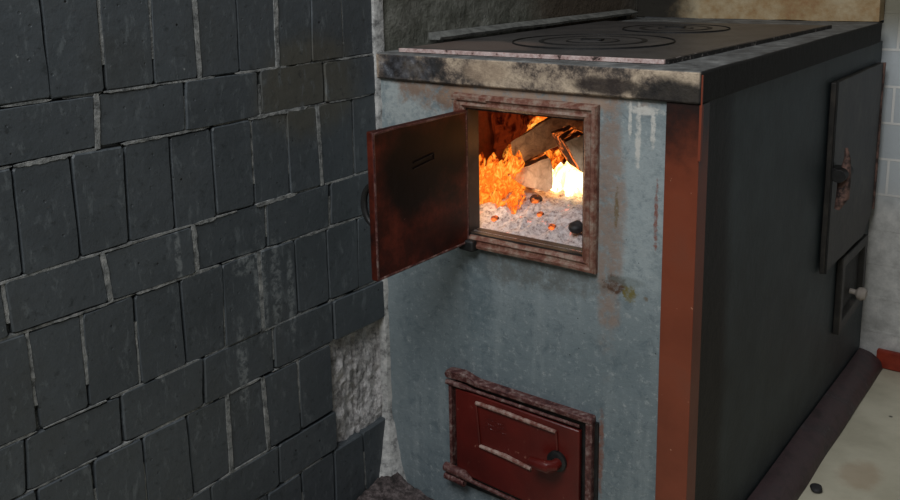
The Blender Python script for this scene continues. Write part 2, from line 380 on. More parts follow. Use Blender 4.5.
# left wall: brick heads laid by turns on edge and flat
LN = {1: (.8073, .0025), 2: (.7409, .0104), 3: (.6082, .0143), 4: (.5325, .0039), 5: (.4052, .0104), 6: (.3315, .0104), 7: (.2116, .0357), 8: (.1349, .0183)}
def rowz(k, y):
    y = max(y, -.75)
    if k in LN: return LN[k][0] + LN[k][1] * y
    if k < 1: return {0: .945, -1: 1.02, -2: 1.15, -3: 1.225, -4: 1.355, -5: 1.43, -6: 1.56}[k]
    return {9: .003}[k]
JO = {'A': (0, [(-.591, -.59, 'd'), (-.514, -.516, 'w'), (-.44, -.444, 'w'), (-.37, -.37, 'W'), (-.296, -.297, 'd'), (-.222, -.225, 'W'), (-.148, -.154, 'm'), (-.082, -.081, 'w')]),
      'B': (1, [(-.53, -.535, 'W'), (-.396, -.4, 'm'), (-.263, -.265, 'w'), (-.128, -.128, 'd')]),
      'C': (2, [(-.647, -.648, 'd'), (-.572, -.573, 'd'), (-.499, -.502, 'd'), (-.427, -.43, 'd'), (-.358, -.358, 'd'), (-.285, -.286, 'w'), (-.214, -.214, 'm'), (-.147, -.144, 'W'), (-.066, -.067, 'm')]),
      'D': (3, [(-.674, -.672, 'w'), (-.543, -.537, 'W'), (-.4, -.399, 'W'), (-.264, -.267, 'm'), (-.127, -.131, 'w')]),
      'E': (4, [(-.652, -.651, 'w'), (-.58, -.582, 'w'), (-.503, -.505, 'm'), (-.429, -.43, 'd'), (-.355, -.358, 'm'), (-.285, -.286, 'W'), (-.212, -.211, 'd'), (-.14, -.14, 'd'), (-.065, -.069, 'm')]),
      'F': (5, [(-.669, -.674, 'd'), (-.537, -.537, 'd'), (-.401, -.405, 'd'), (-.266, -.267, 'm'), (-.133, -.134, 'd')]),
      'G': (6, [(-.587, -.586, 'w'), (-.511, -.513, 'm'), (-.437, -.436, 'd'), (-.364, -.365, 'W'), (-.293, -.289, 'W'), (-.218, -.219, 'w'), (-.142, -.144, 'd')]),
      'H': (7, [(-.405, -.406, 'd'), (-.269, -.272, 'd'), (-.135, -.137, 'd')]),
      'I': (8, [(-.298, -.297, 'm'), (-.225, -.222, 'w'), (-.147, -.149, 'd'), (-.073, -.070, 'w')]),
      'Z': (-1, [(-.13, -.13, 'w')]), 'Y': (-2, [(-.07, -.07, 'w')]), 'X': (-3, [(-.13, -.13, 'd')]), 'V': (-4, [(-.07, -.07, 'd')]), 'U': (-5, [(-.13, -.13, 'd')])}
bm = new()
box(bm, (-.14, -.1425, 0), (-.024, 1.1, 1.56)); box(bm, (-.0245, -.1425, .34), (-.007, -.004, 1.56)); box(bm, (-.14, -2.6, 0), (-.007, -.142, 1.56))
for f in bm.faces: f.material_index = 1
GAP = {'d': .003, 'm': .0025, 'w': .0045, 'W': .0072}
rnd = random.Random(3)
for r, (k, js) in JO.items():
    js = list(js); step = .135 if k % 2 else .073
    while js[0][0] > -2.5:
        a = js[0]; q = -step + rnd.uniform(-.003, .003); js.insert(0, (a[0] + q, a[1] + q, rnd.choice('ddmmw')))
    js.append((-.004, -.004, 'm'))
    for i in range(len(js) - 1):
        (t0, b0, f0), (t1, b1, f1) = js[i], js[i + 1]
        if r in 'GH' and i == len(js) - 2: continue        # the fallen bricks
        g0, g1 = GAP[f0] / 2, GAP[f1] / 2; J = lambda: rnd.uniform(-.0012, .0012)
        gt = rnd.choice((.0008, .0012, .002)); gb = rnd.choice((.0008, .0012, .002))
        q = [(t0 + g0 + J(), rowz(k, t0) - gt + J()), (t1 - g1 + J(), rowz(k, t1) - gt + J()), (b1 - g1 + J(), rowz(k + 1, b1) + gb + J()), (b0 + g0 + J(), rowz(k + 1, b0) + gb + J())]
        cy = sum(p[0] for p in q) / 4; cz = sum(p[1] for p in q) / 4
        ty, tz, dx = rnd.uniform(-.014, .014), rnd.uniform(-.012, .012), rnd.uniform(-.0012, .0012)
        if r == 'F' and i == len(js) - 2: dx = .003
        # outline with slightly worn corners and wavy edges
        loop = []
        for e in range(4):
            p, n_ = q[e], q[(e + 1) % 4]
            for s_ in (.03, .25, .5, .75, .97):
                loop.append((p[0] + (n_[0] - p[0]) * s_ + rnd.uniform(-.0006, .0006), p[1] + (n_[1] - p[1]) * s_ + rnd.uniform(-.0006, .0006)))
        fx = lambda y, z, s=0: dx + (y - cy) * ty + (z - cz) * tz - s
        shr = lambda p, d: (p[0] + (cy - p[0]) * d, p[1] + (cz - p[1]) * d)
        rings = [[Vector((-.03, y, z)) for y, z in loop], [Vector((fx(y, z, .0022), y, z)) for y, z in loop], [Vector((fx(*shr(p, .03)), *shr(p, .03))) for p in loop]]
        rv = [[bm.verts.new(p) for p in R] for R in rings]; n = len(loop)
        for a in range(2):
            for j in range(n): bm.faces.new((rv[a][j], rv[a][(j + 1) % n], rv[a + 1][(j + 1) % n], rv[a + 1][j]))
        bm.faces.new(rv[2])
        # mortar in the joint on the left of this brick
        if f0 in 'wWm':
            dep = {'W': .0005, 'w': -.001, 'm': -.002}[f0]
            s0, s1 = (0, 1) if f0 == 'W' else ((0, .75) if rnd.random() < .5 else (.3, 1))
            def P2(s, sg, x): 
                y = t0 + (b0 - t0) * s; z = rowz(k, t0) * (1 - s) + rowz(k + 1, b0) * s
                return Vector((x + rnd.uniform(-.0006, .0006), y + sg * (GAP[f0] * .62 + rnd.uniform(-.0007, .001)) * (1 if 0 < s < 1 else .8), z))
            prev = None
            for e in range(9):
                s = s0 + (s1 - s0) * e / 8
                cur = [bm.verts.new(P2(s, -1, -.012)), bm.verts.new(P2(s, -.8, dep)), bm.verts.new(P2(s, .8, dep)), bm.verts.new(P2(s, 1, -.012))]
                if prev:
                    for a in range(3): f = bm.faces.new((prev[a], prev[a + 1], cur[a + 1], cur[a])); f.material_index = 2
                prev = cur
bmesh.ops.recalc_face_normals(bm, faces=bm.faces)
# bed mortar: wavering beads with gaps
for k in range(0, 9):
    y = -1.6
    while y < -.01:
        L_ = rnd.uniform(.03, .14); y2 = min(y + L_, -.006)
        if not (k in (7,) and y2 > -.14) and not (k == 8 and y2 > -.14):
            if rnd.random() < .8:
                prev = None; nseg = 8; hw = rnd.uniform(.0006, .0019); dep = rnd.uniform(-.0018, .0004)
                for e in range(nseg + 1):
                    yy = y + (y2 - y) * e / nseg; z = rowz(k, yy); h = hw * (.3 if e in (0, nseg) else 1) + rnd.uniform(-.0004, .0006)
                    cur = [bm.verts.new((-.012, yy, z - h - .001)), bm.verts.new((dep, yy, z - h)), bm.verts.new((dep + rnd.uniform(-.0004, .0006), yy, z + h)), bm.verts.new((-.012, yy, z + h + .001))]
                    if prev:
                        for a in range(3): f = bm.faces.new((prev[a], cur[a], cur[a + 1], prev[a + 1])); f.material_index = 2
                    prev = cur
        y = y2 + rnd.uniform(0, .03)
        if y2 >= -.007: break
def bead(k, ya, yb, hw, dep=.0004):
    prev = None; nseg = max(6, int((yb - ya) / .006))
    for e in range(nseg + 1):
        yy = ya + (yb - ya) * e / nseg; z = rowz(k, yy); h = hw * (.3 if e in (0, nseg) else rnd.uniform(.6, 1.15))
        cur = [bm.verts.new((-.012, yy, z - h - .001)), bm.verts.new((dep, yy, z - h)), bm.verts.new((dep + rnd.uniform(-.0006, .0006), yy, z + h * .6)), bm.verts.new((-.012, yy, z + h))]
        if prev:
            for a in range(3): f = bm.faces.new((prev[a], cur[a], cur[a + 1], prev[a + 1])); f.material_index = 2
        prev = cur
for a in ((2, -.645, -.575, .0042), (1, -.516, -.44, .002), (1, -.40, -.345, .0022), (2, -.50, -.36, .0024), (2, -.29, -.17, .0034), (3, -.66, -.50, .002), (3, -.285, -.20, .0036), (3, -.40, -.36, .003),
          (4, -.50, -.36, .0026), (4, -.20, -.14, .003), (4, -.62, -.54, .0022), (4, -.13, -.05, .0022), (2, -.12, -.02, .0026), (5, -.27, -.20, .002), (6, -.36, -.30, .0028), (3, -.12, -.02, .0026), (1, -.10, -.02, .002)): bead(*a)
# fallen-brick hollow: rough plaster in relief
ny, nz = 40, 60; y0, y1, z0, z1 = -.139, .0, .128, .331
g = [[None] * (nz + 1) for _ in range(ny + 1)]
for i in range(ny + 1):
    for j in range(nz + 1):
        y = y0 + (y1 - y0) * i / ny; z = z0 + (z1 - z0) * j / nz
        d = noise.fractal(Vector((y * 40, z * 26, 3)), .7, 2.2, 6) * .006 + noise.noise(Vector((y * 12, z * 9, 9))) * .006
        if abs(y + .075) < .004: d -= .004
        ex = .006 * max(0, (y - (-.03)) / .03)
        g[i][j] = bm.verts.new((-.015 + d + ex, y, z))
for i in range(ny):
    for j in range(nz):
        f = bm.faces.new((g[i][j], g[i + 1][j], g[i + 1][j + 1], g[i][j + 1])); f.material_index = 3
# rough plaster above the stove
ny, nz = 60, 30; y0, y1, z0, z1 = -.002, 1.0, .80, 1.56
g = [[None] * (nz + 1) for _ in range(ny + 1)]
for i in range(ny + 1):
    for j in range(nz + 1):
        y = y0 + (y1 - y0) * i / ny; z = z0 + (z1 - z0) * j / nz
        g[i][j] = bm.verts.new((.001 + noise.fractal(Vector((y * 9, z * 9, 3)), .8, 2.2, 5) * .004, y, z))
for i in range(ny):
    for j in range(nz):
        f = bm.faces.new((g[i][j], g[i + 1][j], g[i + 1][j + 1], g[i][j + 1])); f.material_index = 4
wl = struct(obj('wall_left', bm, [T, G, GW, PLS, DK], angle=50))
for p in wl.data.polygons:
    if p.material_index == 0: p.use_smooth = False

# whitish mortar fillet in the corner between wall and stove
bm = new(); n = 110; prev = None
for i in range(n + 1):
    z = 1.5 * i / n
    wv = .0065 + .004 * noise.noise(Vector((z * 30, 0, 0))) + .002 * max(0, (.42 - z) / .42) + .03 * max(0, 1 - z / .14)
    if z > .77: wv = .007 + .003 * noise.noise(Vector((z * 30, 5, 0)))
    yb = -.009 - .003 * noise.noise(Vector((z * 22, 3, 0))) - .03 * max(0, (.14 - z) / .14)
    cur = [bm.verts.new(p) for p in ((-.01, yb, z), (.001, yb, z), (wv * .6, yb * .75 - .001, z), (wv, -.0012, z), (wv, .012, z), (-.01, .012, z))]
    if prev:
        for a in range(6): bm.faces.new((prev[a], prev[(a + 1) % 6], cur[(a + 1) % 6], cur[a]))
    prev = cur
bmesh.ops.recalc_face_normals(bm, faces=bm.faces)
struct(obj('trim_1', bm, GL))

bm = new(); box(bm, (-.14, 1.003, .811), (W_ - .002, 1.12, 1.56)); rough(bm, 20, .003, 14); struct(obj('wall_back', bm, OC))
bm = new(); box(bm, (W_ - .0015, 1.05, 0), (2.6, 1.12, 1.56)); box(bm, (.3, 1.05, 0), (W_ - .0015, 1.12, .806)); struct(obj('wall_right', bm, WH, smooth=False))
bm = new(); box(bm, (W_ + .04, 1.034, .001), (2.6, 1.049, .045)); struct(obj('baseboard_back', bm, OR, bevel=.003))

# rounded kerb along the stove's side
bm = new(); n = 30; prev = None
for i in range(n + 1):
    y = -.1 + 1.133 * i / n
    cur = []
    for j in range(13):
        a = math.pi / 2 * j / 12
        r_ = 1 + .05 * noise.noise(Vector((y * 8, j * .4, 0)))
        cur.append(bm.verts.new((W_ + .003 + .053 * math.cos(a) * r_, y, max(.0005, .04 * math.sin(a) * r_))))
    cur.append(bm.verts.new((W_ + .004, y, .0005)))
    if prev:
        m_ = len(cur)
        for a in range(m_): bm.faces.new((prev[a], prev[(a + 1) % m_], cur[(a + 1) % m_], cur[a]))
    else: first = cur
    prev = cur
bm.faces.new(first); bm.faces.new(prev[::-1]); bmesh.ops.recalc_face_normals(bm, faces=bm.faces)
struct(obj('baseboard_right', bm, KB))

# ------------------------------------------------------------------ heap of dust in the corner
bm = new(); n = 44; g = []
for i in range(n + 1):
    g.append([])
    for j in range(n + 1):
        x = .0 + .16 * i / n; y = -.20 + .195 * j / n
        d = math.hypot(x / .14, (y + .004) / .18)
        z = .036 * max(0, 1 - d) ** 1.2 + noise.fractal(Vector((x * 60, y * 60, 4)), .7, 2.1, 5) * .006 * max(0, 1.05 - d)
        g[i].append(bm.verts.new((x + .004, y - .006, max(.0008, z + .001))))
for i in range(n):
    for j in range(n): bm.faces.new((g[i][j], g[i + 1][j], g[i + 1][j + 1], g[i][j + 1]))
r = bmesh.ops.extrude_edge_only(bm, edges=[e for e in bm.edges if e.is_boundary])
for v in [v for v in r['geom'] if isinstance(v, bmesh.types.BMVert)]: v.co.z = .0004
DU = Mat('dust', 1); DU.color(DU.ramp(DU.noise(60, 6, .8), [(.38, '#262120'), (.5, '#4d4443'), (.65, '#7d7271')])); DU.bump(DU.noise(120, 6, .8), .005, 1)
o = obj('dust_heap', bm, DU, origin=(.06, -.08, 0)); tag(o, 'heap of greyish pink dust in the corner between tiled wall and stove', 'dust', kind='stuff')

# ------------------------------------------------------------------ stove
stove = thing('brick_stove', 'blue-grey painted brick wood stove with open fire door, standing against the tiled wall', 'stove', (0, 0, 0))
TH = .024; OX0, OX1, OZ0, OZ1 = .188, .405, .521, .731      # fire opening
bm = new()
def wallbox(a, b): box(bm, a, b)
wallbox((.002, 0, .001), (W_, TH, OZ0)); wallbox((.002, 0, OZ1), (W_, TH, .766))
wallbox((.002, 0, OZ0), (OX0, TH, OZ1)); wallbox((OX1, 0, OZ0), (W_, TH, OZ1))
wallbox((.002, TH, .001), (.02, D_, .766)); wallbox((W_ - .05, TH, .001), (W_, D_ + .046, .766)); wallbox((.02, .47, .001), (W_ - .05, D_ + .046, .766))
wallbox((.02, TH, .001), (W_ - .05, .47, .40))
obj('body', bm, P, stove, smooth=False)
# firebox lining
bm = new()
for a, b in (((.021, TH + .001, .401), (.036, .47, .764)), ((W_ - .07, TH + .001, .401), (W_ - TH + .001, .47, .764)), ((.036, .45, .401), (W_ - .07, .469, .764)), ((.036, TH + .001, .75), (W_ - .07, .45, .764)), ((.036, TH + .001, .401), (W_ - .07, .45, .42))): box(bm, a, b)
rough(bm, 14, .0025, 30); obj('firebox_lining', bm, FB, stove)
# slab
bm = new(); box(bm, (.002, -.007, .766), (W_ + .006, D_, H_)); rough(bm, 10, .0012, 18)
obj('top_slab', bm, SL, stove, bevel=.003)
# corner angle
bm = new(); hullpoly(bm, [(W_ - .045, -.0035, .001), (W_ + .0035, -.0035, .001), (W_ + .0035, .03, .001), (W_, .03, .001), (W_, -.0004, .001), (W_ - .045, -.0004, .001)], (0, 0, .7645))
o = obj('corner_strip', bm, AN, stove, bevel=.0008); o['label'] = 'orange-brown painted metal corner strip'
bm = new(); box(bm, (W_ + .0062, -.0100, .69), (W_ + .0080, -.0072, .806)); box(bm, (W_ + .0035, -.0072, .69), (W_ + .0080, -.0036, .765)); obj('strip_tip', bm, ANB, stove)
# cooking plate
ZP = .82
bm = new(); ZP = .8165; PC4 = [(.034, .024), (.499, .052), (.524, .79), (.034, .76)]
hullpoly(bm, [(x, y, H_) for x, y in PC4], (0, 0, ZP - H_)); obj('cooking_plate', bm, IR, stove, bevel=.0015)
plate = bpy.data.objects['cooking_plate']
bm = new(); sweep(bm, [(.5025, .0485, H_ + .0005), (.034, .0205, H_ + .0005)], [(-.003, 0), (.003, 0), (.003, .0064), (-.003, .0064)], up=Vector((0, 0, 1)))
obj('plate_rim', bm, PK, stove, bevel=.0006)
bm = new(); sweep(bm, [(.528, .79, H_ + .0005), (.5035, .0515, H_ + .0005)], [(-.003, 0), (.003, 0), (.003, .0064), (-.003, .0064)], up=Vector((0, 0, 1)))
rough(bm, 6, .0008, 90); obj('plate_rim', bm, PKD, stove)
for (cx_, cy_, R_) in ((.272, .262, .140), (.285, .585, .105)):
    bm = new()
    lathe(bm, (cx_, cy_, ZP), (0, 0, 1), [(0, .0035), (.016, .0035), (.018, .0025), (R_ * .3, .0025), (R_ * .32, .0005), (R_ * .335, .0005), (R_ * .35, .0022), (R_ * .62, .0022), (R_ * .635, .0003), (R_ * .655, .0003), (R_ * .67, .0018), (R_ * .95, .0018), (R_, .0002)], 64)
    b = obj('burner_rings', bm, IR, stove)
    bm = new()
    for rr in ((R_ * .318, .004), (R_ * .64, .009), (R_, .0012)):
        sweep(bm, [(cx_ + rr[0] * math.cos(a * math.pi / 32), cy_ + rr[0] * math.sin(a * math.pi / 32), ZP) for a in range(64)], [(-rr[1] / 2, .0001), (rr[1] / 2, .0001), (rr[1] / 2, .0028), (-rr[1] / 2, .0028)], closed=True, up=Vector((0, 0, 1)))
    box(bm, (cx_ - .02, cy_ - .008, ZP + .0036), (cx_ + .02, cy_ + .006, ZP + .006))
    o = obj('ring_grooves', bm, IB, b if False else stove); 

# fire door frame
bm = new(); path = [(.162, 0, .505), (.425, 0, .502), (.425, 0, .750), (.162, 0, .743)]
def frame_prof(w, h): return [(0, -.002), (0, h * .55), (w * .12, h * .9), (w * .32, h), (w * .45, h * .75), (w * .62, h * .7), (w * .78, h * .95), (w, h * .6), (w, -.002)]
def signed(p): return [(-x, y) for x, y in p]
def rect_frame(bm, x0, x1, z0, z1, w, h, tilt=0):
    pts = [(x0, 0, z0), (x1, 0, z0), (x1, 0, z1), (x0, 0, z1)]
    # test inward direction of the sweep
    d = Vector((1, 0, 0)).cross(Vector((0, -1, 0)))   # side vector on the bottom run
    sg = 1 if d.z > 0 else -1
    path = []
    for i in range(4):
        a, b = Vector(pts[i]), Vector(pts[(i + 1) % 4]); path.append(a)
    sweep(bm, path, [(sg * x, y) for x, y in frame_prof(w, h)], closed=True, up=Vector((0, -1, 0)))
rect_frame(bm, .168, .427, .499, .753, .022, .013); rough(bm, 3, .0012, 25)
ff = obj('fire_door_frame', bm, RB, stove, bevel=0)
# embossed bar at the frame's upper left
bm = new(); box(bm, (.166, -.0125, .742), (.235, -.006, .752)); rough(bm, 2, .001, 60); obj('hinge_lug', bm, RB, stove, bevel=.002)
bm = new(); box(bm, (.183, -.022, .497), (.212, -.004, .515)); rough(bm, 2, .0015, 60); obj('hinge_lug', bm, IB, stove, bevel=.003)
# lining sleeve of the opening
bm = new()
for a, b in (((.190, -.004, .521), (.193, .026, .731)), ((.402, -.004, .521), (.405, .026, .731)), ((.193, -.004, .728), (.402, .026, .731)), ((.193, -.004, .521), (.402, .026, .524))): box(bm, a, b)
obj('opening_sleeve', bm, SC, stove)

# fire door, open at a right angle, its inner face to the room's right
DX, DY0, DY1, DZ0, DZ1 = .197, -.235, -.010, .508, .728
bm = new()
ny, nz = 30, 30; 
hullpoly(bm, [(DX - .012, DY0, DZ0), (DX, DY0, DZ0), (DX, DY1, DZ0), (DX - .012, DY1, DZ0)], (0, 0, DZ1 - DZ0))
door = obj('fire_door', bm, RK, stove, bevel=.002)
bm = new(); up = Vector((1, 0, 0))
sweep(bm, [(DX - .001, DY0, DZ0), (DX - .001, DY1, DZ0), (DX - .001, DY1, DZ1), (DX - .001, DY0, DZ1)], [(-.0005, 0), (-.0005, .0012), (-.0025, .002), (-.005, .0006), (-.005, 0)], closed=True, up=up)
rough(bm, 3, .0008, 40); o = obj('door_rim', bm, RM, door); 
bm = new()
for (ya, za, yb, zb) in ((-.148, .668, -.098, .674), (-.098, .674, -.098, .665), (-.098, .665, -.148, .659)):
    tube(bm, [(DX + .0005, ya, za), (DX + .0005, yb, zb)], .0011, 8)
obj('raised_mark', bm, RK, door)
# handle loop on the door's outer side near its free edge
bm = new(); pts = []
for i in range(17):
    a = math.pi * i / 16; pts.append((DX - .012 - .020 * math.sin(a), DY0 + .012, .618 - .030 * math.cos(a)))
tube(bm, pts, [.004 + .001 * math.sin(math.pi * i / 16) for i in range(17)], 10)
obj('handle', bm, IB, door)
bm = new()
bm.free()
for z in (.535, .700):
    bm = new(); tube(bm, [(DX - .006, -.009, z - .014), (DX - .006, -.009, z + .014)], .006, 12); obj('hinge', bm, IB, door)

# ash door
bm = new(); 
x0, x1, z0, z1 = .150, .427, .085, .268
# frame rails drawn separately: wide lipped head, narrow sides, lipped sill
head = [(x0 - .004, z1 - .010), (x0 - .007, z1 - .003), (x0 - .003, z1 + .005), (x0 + .03, z1 + .008), (x0 + .06, z1 + .001), (x1, z1), (x1, z1 - .010), (x0 + .07, z1 - .010), (x0 + .04, z1 - .008)]
hullpoly(bm, [(x, -.0155, z) for x, z in head], (0, .0175, 0))
hullpoly(bm, [(x1 - .011, -.0145, .04), (x1, -.0145, .04), (x1, -.0145, z1 - .006), (x1 - .011, -.0145, z1 - .006)], (0, .0165, 0))
rough(bm, 2, .0012, 50); fr = obj('ash_door_frame', bm, RM, stove, bevel=.003)
bm = new(); hullpoly(bm, [(x1, -.004, .04), (x1 + .006, -.004, .04), (x1 + .006, -.004, z1 - .01), (x1, -.004, z1 - .01)], (0, .005, 0)); obj('frame_gap_shade', bm, IB, fr)  # solid black strip in place of the shade in the gap
bm = new()
tube(bm, [(x0 - .002, -.015, z1 - .016), (x0 + .035, -.016, z1 - .015), (x0 + .055, -.015, z1 - .017), (x1 - .02, -.015, z1 - .018)], [.0048, .005, .003, .0025], 12)
obj('frame_lip', bm, RM, fr)
bm = new()
tube(bm, [(x0 - .006, -.018, z0 + .007), (x0 + .035, -.020, z0 + .006), (x0 + .052, -.018, z0 - .002), (x1 - .02, -.018, z0 - .012)], [.008, .0085, .004, .0035], 12)
tube(bm, [(x0 - .006, -.018, z0 - .010), (x0 + .037, -.020, z0 - .010)], [.0065, .0065], 12)
rough(bm, 1, .0008, 70)
o = obj('hinge_lug', bm, RM, fr)
bm = new(); hullpoly(bm, [(x0 + .002, -.016, z0 + .01), (x0 + .008, -.016, z0 + .01), (x0 + .008, -.016, z1 - .02), (x0 + .002, -.016, z1 - .02)], (0, .015, 0)); obj('hinge_rod', bm, RM, fr, bevel=.001)
bm = new(); hullpoly(bm, [(x0 + .009, -.004, .06), (x1 - .014, -.004, .06), (x1 - .014, -.004, z1 - .012), (x0 + .009, -.004, z1 - .012)], (0, .003, 0)); obj('frame_recess_shade', bm, IB, fr)  # black sheet behind the door, standing for the shade of a recess
bm = new(); dz0 = .088
hullpoly(bm, [(x0 + .016, -.016, dz0), (x1 - .020, -.016, dz0 - .010), (x1 - .020, -.016, z1 - .026), (x0 + .016, -.016, z1 - .022)], (0, .011, 0))
ad = obj('ash_door', bm, RD, stove, bevel=.003)
# raised moulding: three sides of a panel
def at2(u, v): p = at(u, v, 1, -.018); return p
bm = new(); tube(bm, [at2(476, 403), at2(500, 411), at2(556, 432)], [.0034, .0042, .003], 10); obj('moulding', bm, RL, ad)
bm = new(); tube(bm, [at2(480, 446), at2(505, 456), at2(531, 469)], [.003, .0042, .0032], 10); obj('moulding', bm, RL, ad)
bm = new(); tube(bm, [at2(476, 403), at2(480, 446)], .0018, 10); obj('moulding', bm, RD, ad)
bm = new(); tube(bm, [at2(556, 432), at2(557, 450)], .0022, 10); obj('moulding', bm, RD, ad)
bm = new()
rr_ = random.Random(5)
for i in range(3):
    for j in range(9):
        a = at2(485 + j * 2.4, 419 + j * .85 + i * 4.2); b = a + Vector((rr_.uniform(.001, .003), 0, rr_.uniform(-.003, .003)))
        tube(bm, [a + Vector((0, .0016, 0)), b + Vector((0, .0016, 0))], .0007, 6)
obj('cast_mark', bm, RD, ad)
# latch knob on its dark washer
kc = at2(557, 461)
bm = new(); lathe(bm, kc, (0, -1, 0), [(.017, -.002), (.017, .003), (.012, .005), (0, .005)]); obj('washer', bm, IB, ad)
bm = new(); tube(bm, [kc + Vector((.004, .0, .0)), kc + Vector((.003, -.016, 0)), kc + Vector((-.004, -.024, 0)), kc + Vector((-.016, -.025, 0)), kc + Vector((-.036, -.022, -.002))], [.008, .009, .010, .009, .0075], 18)
obj('latch_knob', bm, RD, ad)

# scorched cover plate on the side near the far end
bm = new(); SX = W_ + .004
hullpoly(bm, [(SX, .628, .345), (SX, .628, .722), (SX, 1.005, .722), (SX, 1.005, .385), (SX, .93, .345)], (.010, 0, 0))
rough(bm, 5, .0015, 12); cp = obj('oven_cover', bm, SC, stove, bevel=.002)
bm = new(); hullpoly(bm, [(SX - .002, 1.006, .39), (SX + .013, 1.006, .39), (SX + .013, 1.006, .722), (SX - .002, 1.006, .722)], (0, .005, 0)); rough(bm, 3, .0015, 40); obj('rusty_edge', bm, RU, cp)
bm = new(); tube(bm, [(SX + .011, .632, .725), (SX + .011, .632, .345)], .0025, 8); obj('edge_bead', bm, IB, cp)
lc = Vector((W_ + .030, .65, .545))
bm = new(); tube(bm, [lc + Vector((0, -.03, 0)), lc + Vector((0, .03, 0))], .013, 18); box(bm, lc + Vector((-.018, -.02, -.012)), lc + Vector((0, .02, .012))); ls = obj('latch', bm, IB, cp, bevel=.001)
bm = new(); tube(bm, [lc + Vector((.004, 0, .05)), lc + Vector((.006, .004, .03)), lc + Vector((.004, 0, -.01)), lc + Vector((.004, -.004, -.045)), lc + Vector((-.004, -.008, -.07))], [.003, .006, .012, .012, .005], 12)
obj('latch_tongue', bm, RU, ls)
# small vent below it
vy0, vy1, vz0, vz1 = .775, .985, .165, .335
bm = new(); s_ = 1
path = [(W_ + .002, vy0, vz0), (W_ + .002, vy1, vz0 + .02), (W_ + .002, vy1, vz1), (W_ + .002, vy0, vz1)]
sweep(bm, path, [(-.0, -.001), (0, .012), (-.022, .012), (-.026, -.001)], closed=True, up=Vector((1, 0, 0)))
vf = obj('vent_frame', bm, SC, stove, bevel=.002)
bm = new(); box(bm, (W_ + .0005, vy0 + .02, vz0 + .03), (W_ + .003, vy1 - .02, vz1 - .02)); obj('vent_hollow_shade', bm, IB, vf)  # flat black panel standing for the shaded inside of the vent
bm = new(); lathe(bm, (W_ + .004, .89, .228), (1, 0, -.1), [(.006, 0), (.006, .012), (.013, .018), (.015, .026), (.011, .034), (0, .036)], 18); obj('vent_knob', bm, PC, vf)

# plaster ledge along the wall, modelled as a loose bar on the slab
bm = new()
prof = [(.004, .150), (.022, .150), (.022, .156), (.010, .160), (.010, .176), (.004, .176)]
n = 24; prev = None
for i in range(n + 1):
    y = .135 + .80 * i / n; wob = .002 * noise.noise(Vector((y * 9, 0, 0)))
    cur = [bm.verts.new(p) for p in ((.006, y, H_ + .012 + wob), (.032, y, H_ + .012 + wob), (.034, y, H_ + .017 + wob), (.014, y, H_ + .024), (.006, y, H_ + .024))]
    if prev:
        for a in range(5): bm.faces.new((prev[a], prev[(a + 1) % 5], cur[(a + 1) % 5], cur[a]))
    else: first = cur
    prev = cur
bm.faces.new(first); bm.faces.new(prev[::-1]); bmesh.ops.recalc_face_normals(bm, faces=bm.faces)
for y in (.16, .5, .9): box(bm, (.008, y, H_ + .0018), (.02, y + .02, H_ + .014))
o = obj('plaster_ledge', bm, LDG, origin=(.02, .135, H_)); tag(o, 'long grey plaster ledge along the sooty wall on the stove top', 'ledge')

# ------------------------------------------------------------------ fire
nx, ny = 90, 80; bm = new(); g = []
def ash_z(x, y):
    base = .520 + .02 * min(1, max(0, (y - .02) / .08)) + .012 * min(1, max(0, (y - .10) / .2))
    base += .016 * math.exp(-((x - .22) ** 2 / .004 + (y - .15) ** 2 / .004)) + .012 * math.exp(-((x - .34) ** 2 / .003 + (y - .12) ** 2 / .003)) - .03 * math.exp(-((x - .06) ** 2) / .003)
    b = noise.fractal(Vector((x * 42, y * 42, 1)), .7, 2.1, 6) * .0085 + noise.noise(Vector((x * 15, y * 15, 7))) * .006
    b += .005 * max(0, noise.noise(Vector((x * 110, y * 110, 2)))) 
    return base + b * min(1, max(.25, (y - .01) / .04))
for i in range(nx + 1):
    g.append([]); 
    for j in range(ny + 1):
        y = .008 + .44 * (j / ny) ** 1.2
        xa, xb = (.194, .4015) if y < .027 else (.038, .502)
        x = xa + (xb - xa) * i / nx
        g[i].append(bm.verts.new((x, y, ash_z(x, y))))
for i in range(nx):
    for j in range(ny): bm.faces.new((g[i][j], g[i + 1][j], g[i + 1][j + 1], g[i][j + 1]))
# sides and bottom so that the bed is a solid heap
edge = [e for e in bm.edges if e.is_boundary]
r = bmesh.ops.extrude_edge_only(bm, edges=edge); vs = [v for v in r['geom'] if isinstance(v, bmesh.types.BMVert)]
for v in vs: v.co.z = .5245 if v.co.y < .027 else .421
o = obj('ash_bed', bm, AS, origin=(.3, .2, .421)); tag(o, 'bed of pale grey ash heaped inside the firebox', 'ash', kind='stuff')

def log(name, pts, vec, mats, label, seed, amp=.002, cuts=5, idx=(0, 1)):
    bm = new(); hullpoly(bm, pts, vec, idx)
    bmesh.ops.subdivide_edges(bm, edges=bm.edges[:], cuts=cuts, use_grid_fill=True)
    bmesh.ops.triangulate(bm, faces=[f for f in bm.faces if len(f.verts) > 4])
    for v in bm.verts: v.co += noise.noise_vector(v.co * 45 + Vector((seed, 0, 0))) * amp
    org = sum((Vector(p) for p in pts), Vector()) / len(pts)
    o = obj(name, bm, mats, origin=org, bevel=.0015, angle=50); tag(o, label, 'firewood'); return o
a_ = lambda u, v, y: at(u, v, 1, y)
log('firewood', [a_(507.5, 176, .13), a_(524, 167, .13), a_(549, 157.5, .13), a_(553, 168, .13), a_(552, 189, .13), a_(546, 192, .13), a_(526, 187, .13)], (-.09, .11, -.010), [WE, CH], 'split log with a pale triangular end pointing to the opening, low in the fire', 1, .0018)
